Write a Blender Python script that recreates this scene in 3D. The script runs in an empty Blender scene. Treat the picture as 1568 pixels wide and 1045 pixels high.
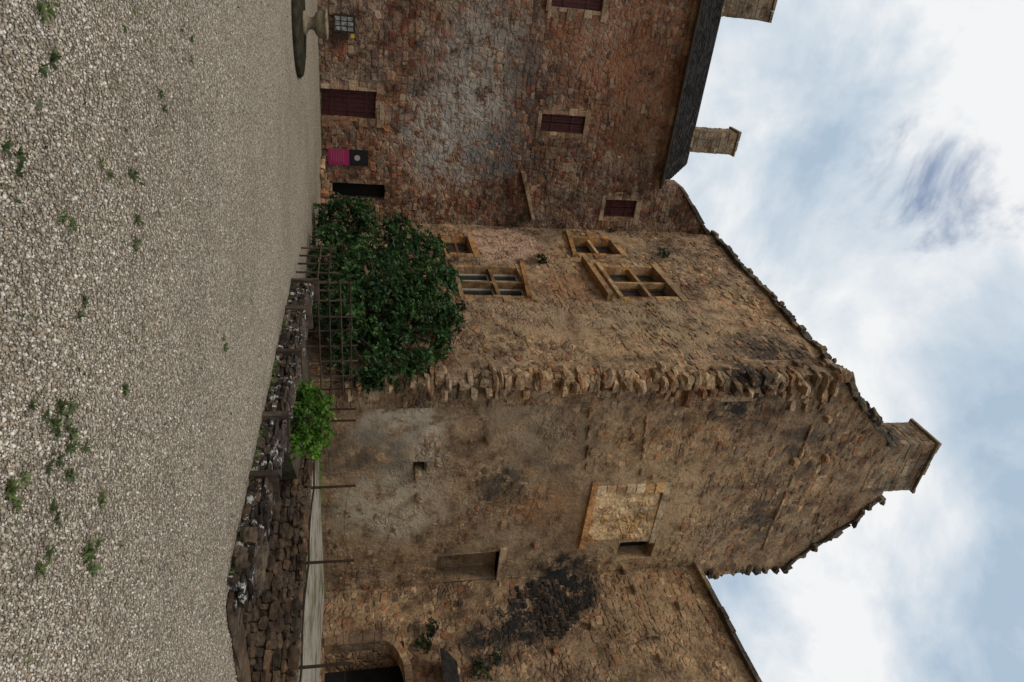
import bpy, math, random
import numpy as np
from mathutils import Vector, Matrix, noise as mn
random.seed(7); rng=np.random.default_rng(7)
R=random.uniform
# ---------------------------------------------------------------- frame
PITCH=math.radians(12.2); sp=math.sin(PITCH); cp=math.cos(PITCH); EYE=1.6
D1=(0.5,-0.8660254); D2=(0.8660254,0.5)
def pt(a,b): return (a*D1[0]+b*D2[0], a*D1[1]+b*D2[1])
def ray(u,v):
    X=(u-522.5)/1045; Y=(v-784)/1045
    return (X, cp-Y*sp, sp+Y*cp)
class Wall:
    def __init__(s,O,D,N,seed): s.O=O; s.D=D; s.N=N; s.seed=seed
    def P(s,t,n,z): return (s.O[0]+t*s.D[0]+n*s.N[0], s.O[1]+t*s.D[1]+n*s.N[1], z)
    def on(s,u,v):   # survey helper: where a measured sight line meets this wall plane
        r=ray(u,v); t=-(s.O[0]*r[1]-s.O[1]*r[0])/(s.D[0]*r[1]-s.D[1]*r[0])
        y=s.O[1]+t*s.D[1]; return (t, EYE+y/r[1]*r[2])
    def rect(s,u0,u1,v0,v1):
        a=s.on(u0,(v0+v1)/2)[0]; b=s.on(u1,(v0+v1)/2)[0]
        um=(u0+u1)/2
        return (min(a,b),max(a,b),s.on(um,v0)[1],s.on(um,v1)[1])
    def disp(s,t,z):
        return 0.09*mn.noise(Vector((t*.45,z*.45,s.seed)))+0.04*mn.noise(Vector((t*1.7,z*1.7,s.seed+9)))
H=Wall(pt(-27.05,5.53),D2,D1,1.3)
A=Wall(pt(-27.05,10),D1,(-D2[0],-D2[1]),4.1)
G=Wall(pt(-15.24,10),D2,D1,7.7)
B=Wall(pt(-15.24,17.9),D1,(-D2[0],-D2[1]),11.2)
# ---------------------------------------------------------------- nodes helpers
class NT:
    def __init__(s,name):
        s.m=bpy.data.materials.new(name); s.m.use_nodes=True
        s.t=s.m.node_tree; s.n=s.t.nodes; s.b=s.n['Principled BSDF']
        s.b.inputs['Roughness'].default_value=.9
        s.b.inputs['Specular IOR Level'].default_value=.2
        s.oc=None; s.nn=None
    def N(s,ty,**k):
        x=s.n.new(ty)
        for a,b in k.items(): setattr(x,a,b)
        return x
    def L(s,a,b): s.t.links.new(a,b)
    def obj(s):
        if s.oc is None: s.oc=s.N('ShaderNodeNewGeometry').outputs['Position']
        return s.oc
    def noise(s,scale,detail=4,rough=.55,vec=None,dist=0,out='Fac'):
        x=s.N('ShaderNodeTexNoise'); x.inputs['Scale'].default_value=scale; x.inputs['Detail'].default_value=detail
        x.inputs['Roughness'].default_value=rough; x.inputs['Distortion'].default_value=dist
        s.L(vec if vec else s.obj(),x.inputs['Vector']); return x.outputs[out]
    def map(s,vec,scale=(1,1,1),loc=(0,0,0)):
        x=s.N('ShaderNodeMapping'); x.inputs['Scale'].default_value=scale; x.inputs['Location'].default_value=loc
        s.L(vec,x.inputs['Vector']); return x.outputs[0]
    def mr(s,v,a,b,c=0,d=1):
        x=s.N('ShaderNodeMapRange'); x.interpolation_type='SMOOTHSTEP'
        s.L(v,x.inputs[0])
        for i,q in enumerate((a,b,c,d)): x.inputs[i+1].default_value=q
        return x.outputs[0]
    def math(s,op,a,b=None,clamp=False):
        x=s.N('ShaderNodeMath',operation=op); x.use_clamp=clamp
        for i,q in enumerate((a,b)):
            if q is None: continue
            if isinstance(q,(int,float)): x.inputs[i].default_value=q
            else: s.L(q,x.inputs[i])
        return x.outputs[0]
    def ramp(s,f,cols,const=False):
        x=s.N('ShaderNodeValToRGB'); e=x.color_ramp.elements
        if const: x.color_ramp.interpolation='CONSTANT'
        n=len(cols)
        while len(e)<n: e.new(.5)
        for i,c in enumerate(cols):
            e[i].position=i/(n if const else n-1); e[i].color=(*c,1)
        s.L(f,x.inputs[0]); return x.outputs[0]
    def mix(s,f,a,b,mode='MIX'):
        x=s.N('ShaderNodeMix',data_type='RGBA',blend_type=mode)
        for i,q in ((0,f),(6,a),(7,b)):
            if isinstance(q,(int,float)): x.inputs[i].default_value=q
            elif isinstance(q,tuple): x.inputs[i].default_value=(*q,1)
            else: s.L(q,x.inputs[i])
        return x.outputs[2]
    def bump(s,h,dist,strength=1):
        x=s.N('ShaderNodeBump'); x.inputs['Distance'].default_value=dist; x.inputs['Strength'].default_value=strength
        s.L(h,x.inputs['Height']); s.L(x.outputs[0],s.b.inputs['Normal'])
    def color(s,c): s.L(c,s.b.inputs['Base Color'])
    def near(s,p,r,soft):
        if s.nn is None:
            nv=s.N('ShaderNodeVectorMath',operation='ADD')
            nn=s.noise(.9,4,.6,out='Color'); sc=s.N('ShaderNodeVectorMath',operation='SCALE'); sc.inputs['Scale'].default_value=2.4
            s.L(nn,sc.inputs[0]); s.L(sc.outputs[0],nv.inputs[0]); s.L(s.obj(),nv.inputs[1]); s.nn=nv.outputs[0]
        x=s.N('ShaderNodeVectorMath',operation='DISTANCE'); 
        s.L(s.nn,x.inputs[0]); x.inputs[1].default_value=(p[0]+1.2,p[1]+1.2,p[2]+1.2)
        return s.mr(x.outputs['Value'],r-soft,r+soft,1,0)

def weather(k,c,patch,stain=.5,spots=(),gain=1.0):
    t1=k.noise(.22,2,.6); c=k.mix(1,c,k.ramp(k.mr(t1,.3,.7),[(.70*gain,.64*gain,.60*gain),(.97*gain,.91*gain,.86*gain),(1.2*gain,1.1*gain,.97*gain)]),'MULTIPLY')
    t2=k.noise(.55,4,.65,vec=k.map(k.obj(),(1,1,1),(7,3,1)))
    c=k.mix(k.mr(t2,.50,.64,0,.6),c,patch)
    t3=k.noise(1.5,4,.7,vec=k.map(k.obj(),(1,1,1.3),(2,8,5)))
    c=k.mix(1,c,k.ramp(k.mr(t3,.32,.68),[(.50,.45,.42),(.90,.86,.82),(1.12,1.10,1.06),(1.32,1.29,1.24)]),'MULTIPLY')
    st=k.noise(1.1,5,.72,vec=k.map(k.obj(),(1,1,.35),(3,9,0)))
    c=k.mix(k.mr(st,.50,.70,0,stain),c,(.045,.036,.028))
    gr=k.noise(13,3,.75)
    c=k.mix(1,c,k.ramp(k.mr(gr,.25,.75),[(.60,.60,.60),(1.28,1.28,1.28)]),'MULTIPLY')
    sp_=k.mr(k.noise(2.2,4,.75),.38,.54) if spots else None
    for p,r,sf,col,am in spots:
        m=k.math('MULTIPLY',k.near(p,r,sf),am)
        m=k.math('MULTIPLY',m,sp_)
        c=k.mix(m,c,col)
    return c
def masonry(name,cols,mortar,patch,plaster,pl_lo,spots=(),scale=(3.6,3.6,6.0),stain=.5,gain=1.0,warp=.30):
    k=NT(name); o=k.obj()
    nz=k.noise(1.9,4,.6,out='Color'); sc=k.N('ShaderNodeVectorMath',operation='SCALE'); sc.inputs['Scale'].default_value=warp; k.L(nz,sc.inputs[0])
    ad=k.N('ShaderNodeVectorMath',operation='ADD'); k.L(o,ad.inputs[0]); k.L(sc.outputs[0],ad.inputs[1])
    mp=k.map(ad.outputs[0],scale)
    v1=k.N('ShaderNodeTexVoronoi'); v2=k.N('ShaderNodeTexVoronoi',feature='DISTANCE_TO_EDGE')
    for v in (v1,v2): v.inputs['Scale'].default_value=1; k.L(mp,v.inputs['Vector'])
    sx=k.N('ShaderNodeSeparateColor'); k.L(v1.outputs['Color'],sx.inputs[0])
    c=k.ramp(sx.outputs[0],cols,True)
    c=k.mix(1,c,k.ramp(sx.outputs[1],[(.75,.75,.75),(1.2,1.2,1.2)]),'MULTIPLY')
    fine=k.noise(6,4,.75)
    # some stones are lost under the mortar altogether
    edge=k.math('MULTIPLY',v2.outputs['Distance'],k.mr(sx.outputs[2],.15,.8,.35,1.3))
    mm=k.mr(k.math('ADD',edge,k.math('MULTIPLY',k.math('SUBTRACT',fine,.5),.12)),.03,.13,1,0)
    c=k.mix(k.math('MULTIPLY',mm,.85),c,mortar)
    pm=k.mr(k.noise(.5,5,.7,vec=k.map(o,(1,1,1),(1,5,8))),pl_lo,pl_lo+.1)
    pm2=k.math('MULTIPLY',pm,k.mr(fine,.3,.6,.6,1))
    c=k.mix(k.math('MULTIPLY',pm2,.92),c,plaster)
    c=weather(k,c,patch,stain,spots,gain)
    k.color(c)
    h=k.math('MULTIPLY',k.mr(edge,0,.2),k.math('SUBTRACT',1,k.math('MULTIPLY',pm,.92)))
    h=k.math('ADD',h,k.math('MULTIPLY',fine,1.3))
    k.bump(h,.06,.85); return k.m
def stonemat(name,cols,patch,spots=(),stain=.5,lichen=0,gain=1,wg=1.0):
    k=NT(name); g=k.N('ShaderNodeNewGeometry'); r=g.outputs['Random Per Island']
    c=k.ramp(r,cols,True)
    r2=k.math('FRACT',k.math('MULTIPLY',r,37.7)); c=k.mix(1,c,k.ramp(r2,[(.7*gain,)*3,(1.25*gain,)*3]),'MULTIPLY')
    c=weather(k,c,patch,stain,spots,wg)
    if lichen:
        c=k.mix(k.mr(k.noise(5,5,.75),.60-lichen,.65-lichen,0,.85),c,(.50,.49,.45))
    k.color(c); h=k.noise(8,6,.75); k.bump(h,.06,.9); return k.m
def simple(name,a,b,scale=8,rough=.8,bump=.01,isl=False,stretch=(1,1,1),spec=.2):
    k=NT(name); k.b.inputs['Roughness'].default_value=rough; k.b.inputs['Specular IOR Level'].default_value=spec
    f=k.noise(scale,5,.6,vec=k.map(k.obj(),stretch)); c=k.mix(k.mr(f,.3,.7),a,b)
    if isl:
        g=k.N('ShaderNodeNewGeometry'); c=k.mix(1,c,k.ramp(g.outputs['Random Per Island'],[(.6,.6,.6),(1.4,1.4,1.4)]),'MULTIPLY')
    k.color(c); k.bump(f,bump); return k.m

houseC=[(.25,.11,.065),(.30,.195,.125),(.18,.105,.08),(.34,.265,.19),(.21,.085,.057),(.25,.19,.145),(.28,.14,.075),(.12,.085,.07)]
ochreC=[(.34,.205,.11),(.29,.195,.12),(.21,.145,.095),(.39,.28,.175),(.28,.14,.08),(.25,.185,.13),(.33,.245,.155),(.15,.11,.08)]
bl=lambda w,u,v:w.P(*(lambda q:(q[0],0,q[1]))(w.on(u,v)))
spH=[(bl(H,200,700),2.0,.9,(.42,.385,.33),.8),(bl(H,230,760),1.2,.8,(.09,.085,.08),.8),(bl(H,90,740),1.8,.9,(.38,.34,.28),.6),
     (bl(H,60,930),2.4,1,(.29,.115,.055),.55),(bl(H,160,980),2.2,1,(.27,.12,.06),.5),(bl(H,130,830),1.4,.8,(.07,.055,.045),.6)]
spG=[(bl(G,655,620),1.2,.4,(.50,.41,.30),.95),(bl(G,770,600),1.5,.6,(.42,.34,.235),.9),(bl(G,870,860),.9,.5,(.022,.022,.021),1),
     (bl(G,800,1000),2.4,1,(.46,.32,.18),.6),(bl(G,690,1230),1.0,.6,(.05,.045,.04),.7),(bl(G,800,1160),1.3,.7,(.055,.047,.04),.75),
     (bl(G,600,1140),1.1,.5,(.035,.028,.023),1),(bl(G,850,760),1.3,.6,(.34,.24,.145),.6),(bl(G,700,850),1.6,.8,(.20,.155,.105),.6),  # first spot: soot streaks plus the toothing's shadow painted dark into the gable
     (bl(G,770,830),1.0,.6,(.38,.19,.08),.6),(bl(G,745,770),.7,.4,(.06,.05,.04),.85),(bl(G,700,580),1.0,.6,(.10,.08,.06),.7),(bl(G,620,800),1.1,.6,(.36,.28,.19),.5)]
spA=[(bl(A,375,770),1.6,.4,(.50,.32,.22),1),(bl(A,500,1000),2,1,(.38,.28,.165),.5),(bl(A,480,820),1.6,.8,(.38,.26,.16),.5),(bl(A,440,870),1.2,.8,(.36,.175,.085),.6),(bl(A,540,1180),1.3,.7,(.05,.04,.03),.85),(bl(A,390,1010),1.2,.7,(.09,.075,.055),.7)]
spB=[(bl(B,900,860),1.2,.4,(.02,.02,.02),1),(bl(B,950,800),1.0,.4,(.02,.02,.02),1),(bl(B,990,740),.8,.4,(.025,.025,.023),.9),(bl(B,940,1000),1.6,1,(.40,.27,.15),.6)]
patchH=(.26,.195,.145); patchG=(.29,.21,.135)
M_house=masonry('rubble_red',houseC,(.23,.165,.12),patchH,(.27,.20,.145),.58,spH)
M_wallA=masonry('rubble_ochre',ochreC,(.28,.20,.125),patchG,(.31,.225,.14),.47,spA)
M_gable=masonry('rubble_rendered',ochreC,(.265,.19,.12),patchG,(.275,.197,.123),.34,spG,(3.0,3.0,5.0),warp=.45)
M_wallB=masonry('rubble_dark',ochreC,(.255,.18,.115),(.25,.175,.11),(.27,.195,.12),.46,spB)
S_house=stonemat('stones_red',houseC,patchH,spH)
S_A=stonemat('stones_ochre',ochreC,patchG,spA)
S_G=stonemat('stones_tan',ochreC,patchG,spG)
S_B=stonemat('stones_brown',ochreC,(.25,.175,.11),spB)
S_brick=stonemat('soot_black_brick',[(.03,.027,.025),(.05,.042,.036),(.02,.019,.019),(.07,.055,.045)],(.04,.036,.032),stain=.5)
S_tooth=stonemat('stones_torn',[(.37,.25,.15),(.32,.23,.14),(.26,.185,.12),(.39,.29,.19),(.32,.18,.10)],(.34,.26,.17),(spG[6],spA[4]),.45,wg=1.08)  # reuses the gable corner's soot and painted-shadow spot
S_dress=stonemat('dressed_ochre',[(.44,.25,.10),(.38,.24,.12),(.42,.30,.17),(.38,.20,.085)],(.36,.26,.16),stain=.45)
S_dressH=stonemat('dressed_tan',[(.36,.26,.165),(.31,.21,.13),(.40,.31,.21),(.28,.16,.10)],(.32,.24,.165),stain=.45)
S_jamb=stonemat('jamb_pale',[(.50,.38,.24),(.46,.30,.16),(.52,.43,.30),(.42,.24,.11)],(.44,.34,.23),stain=.3)
S_cope=stonemat('coping_dark',[(.10,.09,.075),(.15,.125,.09),(.19,.15,.10),(.075,.068,.06)],(.2,.17,.13),stain=.5)
S_low=stonemat('dry_stone_lichen',[(.05,.043,.037),(.075,.06,.048),(.10,.078,.06),(.035,.032,.029),(.09,.06,.042)],(.08,.066,.053),stain=.7,lichen=.035,wg=.9)
S_ret=stonemat('dry_stone_brown',[(.12,.085,.06),(.16,.11,.07),(.08,.06,.045),(.18,.12,.08)],(.12,.09,.065),stain=.7,gain=.75)
M_low=masonry('pit_masonry',[(.09,.07,.05),(.12,.09,.06),(.06,.05,.04),(.15,.10,.065)],(.03,.025,.02),(.08,.065,.05),(.08,.065,.05),.7,stain=.8)
M_roof=simple('slate',(.012,.0112,.011),(.034,.030,.027),5,.95,.02,True,spec=.03)
M_wood=simple('old_timber',(.035,.024,.017),(.08,.055,.036),9,.85,.01,True,(1,1,.3))
M_red=simple('maroon_paint',(.045,.012,.010),(.075,.022,.018),6,.6,.004)
M_iron=simple('rusty_iron',(.02,.013,.009),(.05,.028,.016),20,.8,.002)
M_dark=simple('dark_interior',(.008,.007,.006),(.015,.013,.011),3)
M_cream=simple('cream_frame',(.40,.36,.27),(.55,.49,.38),10,.6,.002)
M_frame=simple('brown_frame',(.10,.055,.03),(.16,.09,.05),10,.6,.002)
M_infill=masonry('infill_render',[(.50,.36,.21),(.44,.27,.12),(.54,.43,.29)],(.44,.33,.20),(.50,.28,.10),(.52,.40,.26),.46,(),(2.6,2.6,4),stain=.4,gain=1.1)
k=NT('window_glass'); k.b.inputs['Base Color'].default_value=(.02,.022,.025,1); k.b.inputs['Roughness'].default_value=.12; k.b.inputs['Specular IOR Level'].default_value=.6; M_glass=k.m
M_soil=simple('soil',(.035,.027,.018),(.09,.07,.045),4,.95,.03)
k=NT('terrace_gravel'); k.color(k.mix(k.mr(k.noise(1.2,5,.7),.42,.62),(.35,.31,.26),(.12,.125,.06))); k.bump(k.noise(30,4,.7),.02); M_terr=k.m

# gravel ground
k=NT('gravel_ground'); o=k.obj()
va=k.N('ShaderNodeTexVoronoi'); va.inputs['Scale'].default_value=42; k.L(o,va.inputs['Vector'])
sx=k.N('ShaderNodeSeparateColor'); k.L(va.outputs['Color'],sx.inputs[0])
c=k.ramp(sx.outputs[0],[(.22,.185,.14),(.37,.32,.25),(.52,.46,.375),(.29,.235,.17),(.62,.58,.50),(.35,.305,.25)],True)
c=k.mix(k.mr(va.outputs['Distance'],.40,.75,0,.85),c,(.11,.088,.065))  # gaps between stones coloured dark to stand for shadow between pebbles
big=k.noise(.30,4,.65); c=k.mix(1,c,k.ramp(k.mr(big,.3,.7),[(.82,.78,.72),(1.0,.96,.90),(1.10,1.06,.99)]),'MULTIPLY')
me=k.noise(2.2,5,.78); c=k.mix(k.mr(me,.48,.70,0,.5),c,(.27,.215,.15))
f2=k.noise(14,4,.8); c=k.mix(1,c,k.ramp(k.mr(f2,.3,.7),[(.70,.70,.70),(1.22,1.22,1.22)]),'MULTIPLY')
k.color(c); h=k.math('SUBTRACT',f2,va.outputs['Distance']); k.bump(h,.02,.9); M_ground=k.m
k=NT('pebbles'); g=k.N('ShaderNodeNewGeometry')
k.color(k.mix(1,k.ramp(g.outputs['Random Per Island'],[(.28,.235,.18),(.41,.36,.295),(.56,.51,.44),(.20,.165,.13),(.37,.30,.22),(.72,.68,.62),(.44,.395,.33),(.30,.27,.235)],True),k.ramp(k.mr(k.noise(.8,4,.7),.3,.7),[(.78,.75,.70),(1.04,1.0,.95)]),'MULTIPLY')); M_peb=k.m

def leafmat(name,cols,transl=.25):
    k=NT(name); g=k.N('ShaderNodeNewGeometry'); c=k.ramp(g.outputs['Random Per Island'],cols)
    c=k.mix(1,c,k.ramp(k.mr(k.noise(1.2,3),.35,.65),[(.55,.6,.55),(1.4,1.35,1.1)]),'MULTIPLY')
    k.color(c); k.b.inputs['Roughness'].default_value=.5; k.b.inputs['Specular IOR Level'].default_value=.3
    tr=k.N('ShaderNodeBsdfTranslucent'); k.L(c,tr.inputs[0]); mx=k.N('ShaderNodeMixShader'); mx.inputs[0].default_value=transl
    out=[n for n in k.n if n.type=='OUTPUT_MATERIAL'][0]
    k.L(k.b.outputs[0],mx.inputs[1]); k.L(tr.outputs[0],mx.inputs[2]); k.L(mx.outputs[0],out.inputs[0]); return k.m
L_dark=leafmat('leaf_dark',[(.014,.038,.014),(.035,.08,.025),(.065,.13,.04),(.025,.06,.02)])
L_lite=leafmat('leaf_bright',[(.06,.14,.02),(.11,.23,.03),(.16,.28,.05)],.35)
L_weed=leafmat('leaf_weed',[(.06,.10,.03),(.10,.14,.05),(.17,.18,.09)],.3)
L_ivy=leafmat('leaf_ivy',[(.02,.035,.015),(.05,.07,.03)],.2)

# ---------------------------------------------------------------- mesh builder
class MB:
    def __init__(s): s.v=[]; s.f=[]; s.mi=[]
    def quad(s,*p,m=0):
        b=len(s.v); s.v+=p; s.f.append(tuple(range(b,b+len(p)))); s.mi.append(m)
    def box8(s,c,m=0):
        b=len(s.v); s.v+=c
        for q in ((0,1,2,3),(7,6,5,4),(0,4,5,1),(1,5,6,2),(2,6,7,3),(3,7,4,0)): s.f.append(tuple(b+i for i in q)); s.mi.append(m)
    def wbox(s,w,s0,s1,z0,z1,n0,n1,j=0,m=0):
        c=[]
        for n in (n0,n1):
            for a,z in ((s0,z0),(s1,z0),(s1,z1),(s0,z1)):
                c.append(w.P(a+R(-j,j),n+R(-j,j)*.5,z+R(-j,j)))
        s.box8(c,m)
    def stone(s,w,corn,n0,n1,bev=.02,m=0):
        K=len(corn)
        cs=sum(c[0] for c in corn)/K; cz=sum(c[1] for c in corn)/K
        b=len(s.v)
        for c in corn: s.v.append(w.P(c[0],n0,c[1]))
        for c in corn: s.v.append(w.P(c[0],n1-bev*.7,c[1]))
        tl=R(-.01,.01)
        for c in corn:
            ds=cs-c[0]; dz=cz-c[1]; l=math.hypot(ds,dz)+1e-6; q=min(bev,l*.5)/l
            s.v.append(w.P(c[0]+ds*q,n1+tl*(1 if ds>0 else -1),c[1]+dz*q))
        for r in (0,K):
            for i in range(K):
                k=(i+1)%K; s.f.append((b+r+i,b+r+k,b+r+K+k,b+r+K+i)); s.mi.append(m)
        s.f.append(tuple(b+2*K+i for i in range(K))); s.mi.append(m)
    def rock(s,c,rx,ry,rz,ang=0,m=0,jit=.14):
        b=len(s.v); ca,sa=math.cos(ang),math.sin(ang); idx={}
        for i in (-1,0,1):
            for j in (-1,0,1):
                for l in (-1,0,1):
                    if i==j==l==0: continue
                    q=abs(i)+abs(j)+abs(l); f={1:1.0,2:.9,3:.8}[q]
                    x,y,z=i*f*rx*R(1-jit,1+jit),j*f*ry*R(1-jit,1+jit),l*f*rz*R(1-jit,1+jit)
                    idx[(i,j,l)]=len(s.v); s.v.append((c[0]+x*ca-y*sa,c[1]+x*sa+y*ca,c[2]+z))
        def face(ax,sg):
            o=[a for a in range(3) if a!=ax]
            for p in (-1,0):
                for q in (-1,0):
                    vs=[]
                    for dp,dq in ((0,0),(1,0),(1,1),(0,1)):
                        t=[0,0,0]; t[ax]=sg; t[o[0]]=p+dp; t[o[1]]=q+dq; vs.append(idx[tuple(t)])
                    s.f.append(tuple(vs)); s.mi.append(m)
        for ax in range(3):
            for sg in (-1,1): face(ax,sg)
    def tube(s,p0,p1,r0,r1=None,n=7,m=0):
        r1=r0 if r1 is None else r1
        p0=Vector(p0); p1=Vector(p1); d=(p1-p0).normalized(); a=d.orthogonal().normalized(); c=d.cross(a); b=len(s.v)
        for p,r in ((p0,r0),(p1,r1)):
            for i in range(n):
                t=2*math.pi*i/n; s.v.append(tuple(p+a*math.cos(t)*r+c*math.sin(t)*r))
        for i in range(n): s.f.append((b+i,b+(i+1)%n,b+n+(i+1)%n,b+n+i)); s.mi.append(m)
        s.f.append(tuple(range(b,b+n))); s.mi.append(m); s.f.append(tuple(range(b+n,b+2*n))); s.mi.append(m)
    def build(s,name,mats,parent=None,smooth=False):
        me=bpy.data.meshes.new(name); me.from_pydata(s.v,[],s.f); 
        for m in (mats if isinstance(mats,(list,tuple)) else [mats]): me.materials.append(m)
        me.polygons.foreach_set('material_index',s.mi)
        if smooth: me.polygons.foreach_set('use_smooth',[True]*len(s.f))
        me.update(); ob=bpy.data.objects.new(name,me); bpy.context.scene.collection.objects.link(ob)
        if parent: ob.parent=parent
        return ob
def empty(name):
    e=bpy.data.objects.new(name,None); bpy.context.scene.collection.objects.link(e); return e
def npmesh(name,V,F,mat,parent=None,k=4):
    me=bpy.data.meshes.new(name); nF=len(F)
    me.vertices.add(len(V)); me.vertices.foreach_set('co',V.astype(np.float32).ravel())
    me.loops.add(nF*k); me.loops.foreach_set('vertex_index',F.astype(np.int32).ravel())
    me.polygons.add(nF); me.polygons.foreach_set('loop_start',np.arange(0,nF*k,k,dtype=np.int32))
    me.materials.append(mat); me.update(calc_edges=True); me.validate()
    ob=bpy.data.objects.new(name,me); bpy.context.scene.collection.objects.link(ob)
    if parent: ob.parent=parent
    return ob

# ---------------------------------------------------------------- wall surface
def inop(ops,s,z,mg=0):
    for o in ops:
        if o[0]-mg<s<o[1]+mg and o[2]-mg<z<o[3]+mg: return True
    return False
def wallsurf(name,w,s0,s1,z0,top,ops,mat,parent,thick=.9,step=.4,depth=.4,litback=()):
    mb=MB()
    def breaks(a,b,ex):
        g=list(np.arange(a,b,step))+[b]; ex=[e for e in ex if a<e<b]
        g=[x for x in g if all(abs(x-e)>step*.35 for e in ex) or x in(a,b)]+ex
        return sorted(set(g))
    zmax=max(top(s) for s in np.linspace(s0,s1,80))
    S=breaks(s0,s1,[o[0] for o in ops]+[o[1] for o in ops]); Z=breaks(z0,zmax,[o[2] for o in ops]+[o[3] for o in ops])
    P=lambda s,z:w.P(s,w.disp(s,z),z)
    for i in range(len(S)-1):
        for j in range(len(Z)-1):
            a,b=S[i],S[i+1]; c,d=Z[j],Z[j+1]
            if inop(ops,(a+b)/2,(c+d)/2): continue
            ta,tb=top(a),top(b)
            if c>=ta and c>=tb: continue
            mb.quad(P(a,min(c,ta)),P(b,min(c,tb)),P(b,min(d,tb)),P(a,min(d,ta)))
        a,b=S[i],S[i+1]; ta,tb=top(a),top(b)
        mb.quad(P(a,ta),P(b,tb),w.P(b,-thick,tb),w.P(a,-thick,ta))
        mb.quad(w.P(a,-thick,z0),w.P(b,-thick,z0),w.P(b,-thick,tb),w.P(a,-thick,ta))
    for s in (s0,s1): mb.quad(P(s,z0),P(s,top(s)),w.P(s,-thick,top(s)),w.P(s,-thick,z0))
    for i,o in enumerate(ops):
        a,b,c,d=o[:4]; dp=depth
        mb.quad(P(a,c),w.P(a,-dp,c),w.P(a,-dp,d),P(a,d)); mb.quad(P(b,c),w.P(b,-dp,c),w.P(b,-dp,d),P(b,d))
        mb.quad(P(a,c),P(b,c),w.P(b,-dp,c),w.P(a,-dp,c)); mb.quad(P(a,d),P(b,d),w.P(b,-dp,d),w.P(a,-dp,d))
        mb.quad(w.P(a,-dp,c),w.P(b,-dp,c),w.P(b,-dp,d),w.P(a,-dp,d),m=0 if i in litback else 1)
    return mb.build(name,[mat,M_dark],parent)
def stones(name,w,s0,s1,z0,top,ops,mat,parent,thr,hmin=.11,hmax=.25,wmin=.12,wmax=.42,proud=.02,seed=0,course=lambda s,z:0.0,thrf=None):
    """irregular rubble: many-sided stones bedded in rough, wandering courses"""
    mb=MB(); z=z0
    off=lambda q,z:.22*mn.noise(Vector((q*.30,z*.25,seed+5)))+.05*mn.noise(Vector((q*1.5,z*.8,seed)))
    while z<20:
        h=R(hmin,hmax); s=s0+R(0,.1)
        while s<s1-.1:
            l=min(R(wmin,wmax),s1-s); e=s+l; m=(s+e)/2; zz=z+h/2
            dens=mn.noise(Vector((m*.33,zz*.33,seed+20)))+.5*mn.noise(Vector((m*1.1,zz*1.1,seed+30)))
            th_=thr if thrf is None else thrf(m,zz)
            if zz+h/2+.2<top(m) and not inop(ops,m,zz,.14) and dens+R(-.3,.3)>th_:
                cz=zz+off(m,zz)
                reg=course(m,zz)
                if R(0,1)<reg:
                    j=.02; c=[(s+.01+R(0,j),z+off(s,zz)+R(0,j)),(e-.01-R(0,j),z+off(e,zz)+R(0,j)),(e-.01-R(0,j),z+h-.015+off(e,zz)+R(-j,j)),(s+.01+R(0,j),z+h-.015+off(s,zz)+R(-j,j))]
                else:
                    K=random.choice((5,6,7,7,8)); a0=R(0,6.28); rot=R(-.30,.30); fr=R(.68,1.04)
                    rx=l*.54*fr; rz=h*.56*R(.75,1.08); cs=m+R(-.03,.03); cz+=R(-.04,.04); c=[]
                    for q in range(K):
                        t=a0+2*math.pi*(q+R(-.28,.28))/K; x=math.cos(t); y=math.sin(t)
                        n4=(abs(x)**3+abs(y)**3)**(-1/3); x*=n4*rx*R(.88,1.06); y*=n4*rz*R(.88,1.06)
                        c.append((cs+x*math.cos(rot)-y*math.sin(rot),cz+x*math.sin(rot)+y*math.cos(rot)))
                d=w.disp(m,zz); mb.stone(w,c,d-.09,d+proud*R(-.3,1.8),R(.015,.045))
            s=e
        z+=h
    return mb.build(name,mat,parent)
def surround(mb,w,o,ws=.2,wl=.36,h=.3,proud=.03,sill=True):
    a,b,c,d=o[:4]; n=max(2,round((d-c)/h)); hh=(d-c)/n
    for i in range(n):
        z=c+i*hh
        for side in (0,1):
            L=(wl if (i+side)%2 else ws)*R(.7,1.25)
            x0,x1=(a-L,a+.004) if side==0 else (b-.004,b+L)
            mb.stone(w,[(x0+R(0,.03),z+.008),(x1,z+.008),(x1,z+hh-.008),(x0+R(0,.03),z+hh-.008)],-.38,w.disp(x0,z)+proud*R(.3,1.2),.012)
    q=w.disp((a+b)/2,d)+proud
    mb.stone(w,[(a-wl*R(.5,1),d+.003),(b+wl*R(.5,1),d+.003),(b+wl*R(.5,1),d+R(.2,.27)),(a-wl*R(.5,1),d+R(.2,.27))],-.38,q,.015)
    mb.stone(w,[(a-ws,c-R(.14,.18)),(b+ws,c-R(.14,.18)),(b+ws,c-.003),(a-ws,c-.003)],-.38,q+(.05 if sill else 0),.015)
def coping(mb,w,s0,s1,top,n0,n1,h=(.08,.2),l=(.25,.6),j=.04,m=0):
    s=s0
    while s<s1:
        e=min(s+R(*l),s1+.05); hh=R(*h)
        c=[]
        for n in (n0+R(-.05,.05),n1+R(-.05,.08)):
            for x,zz in ((s+.01,-.06),(e-.01,-.06),(e-.01,hh+R(-j,j)),(s+.01,hh+R(-j,j))):
                c.append(w.P(x,n,top(x)+zz))
        mb.box8(c,m); s=e

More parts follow.
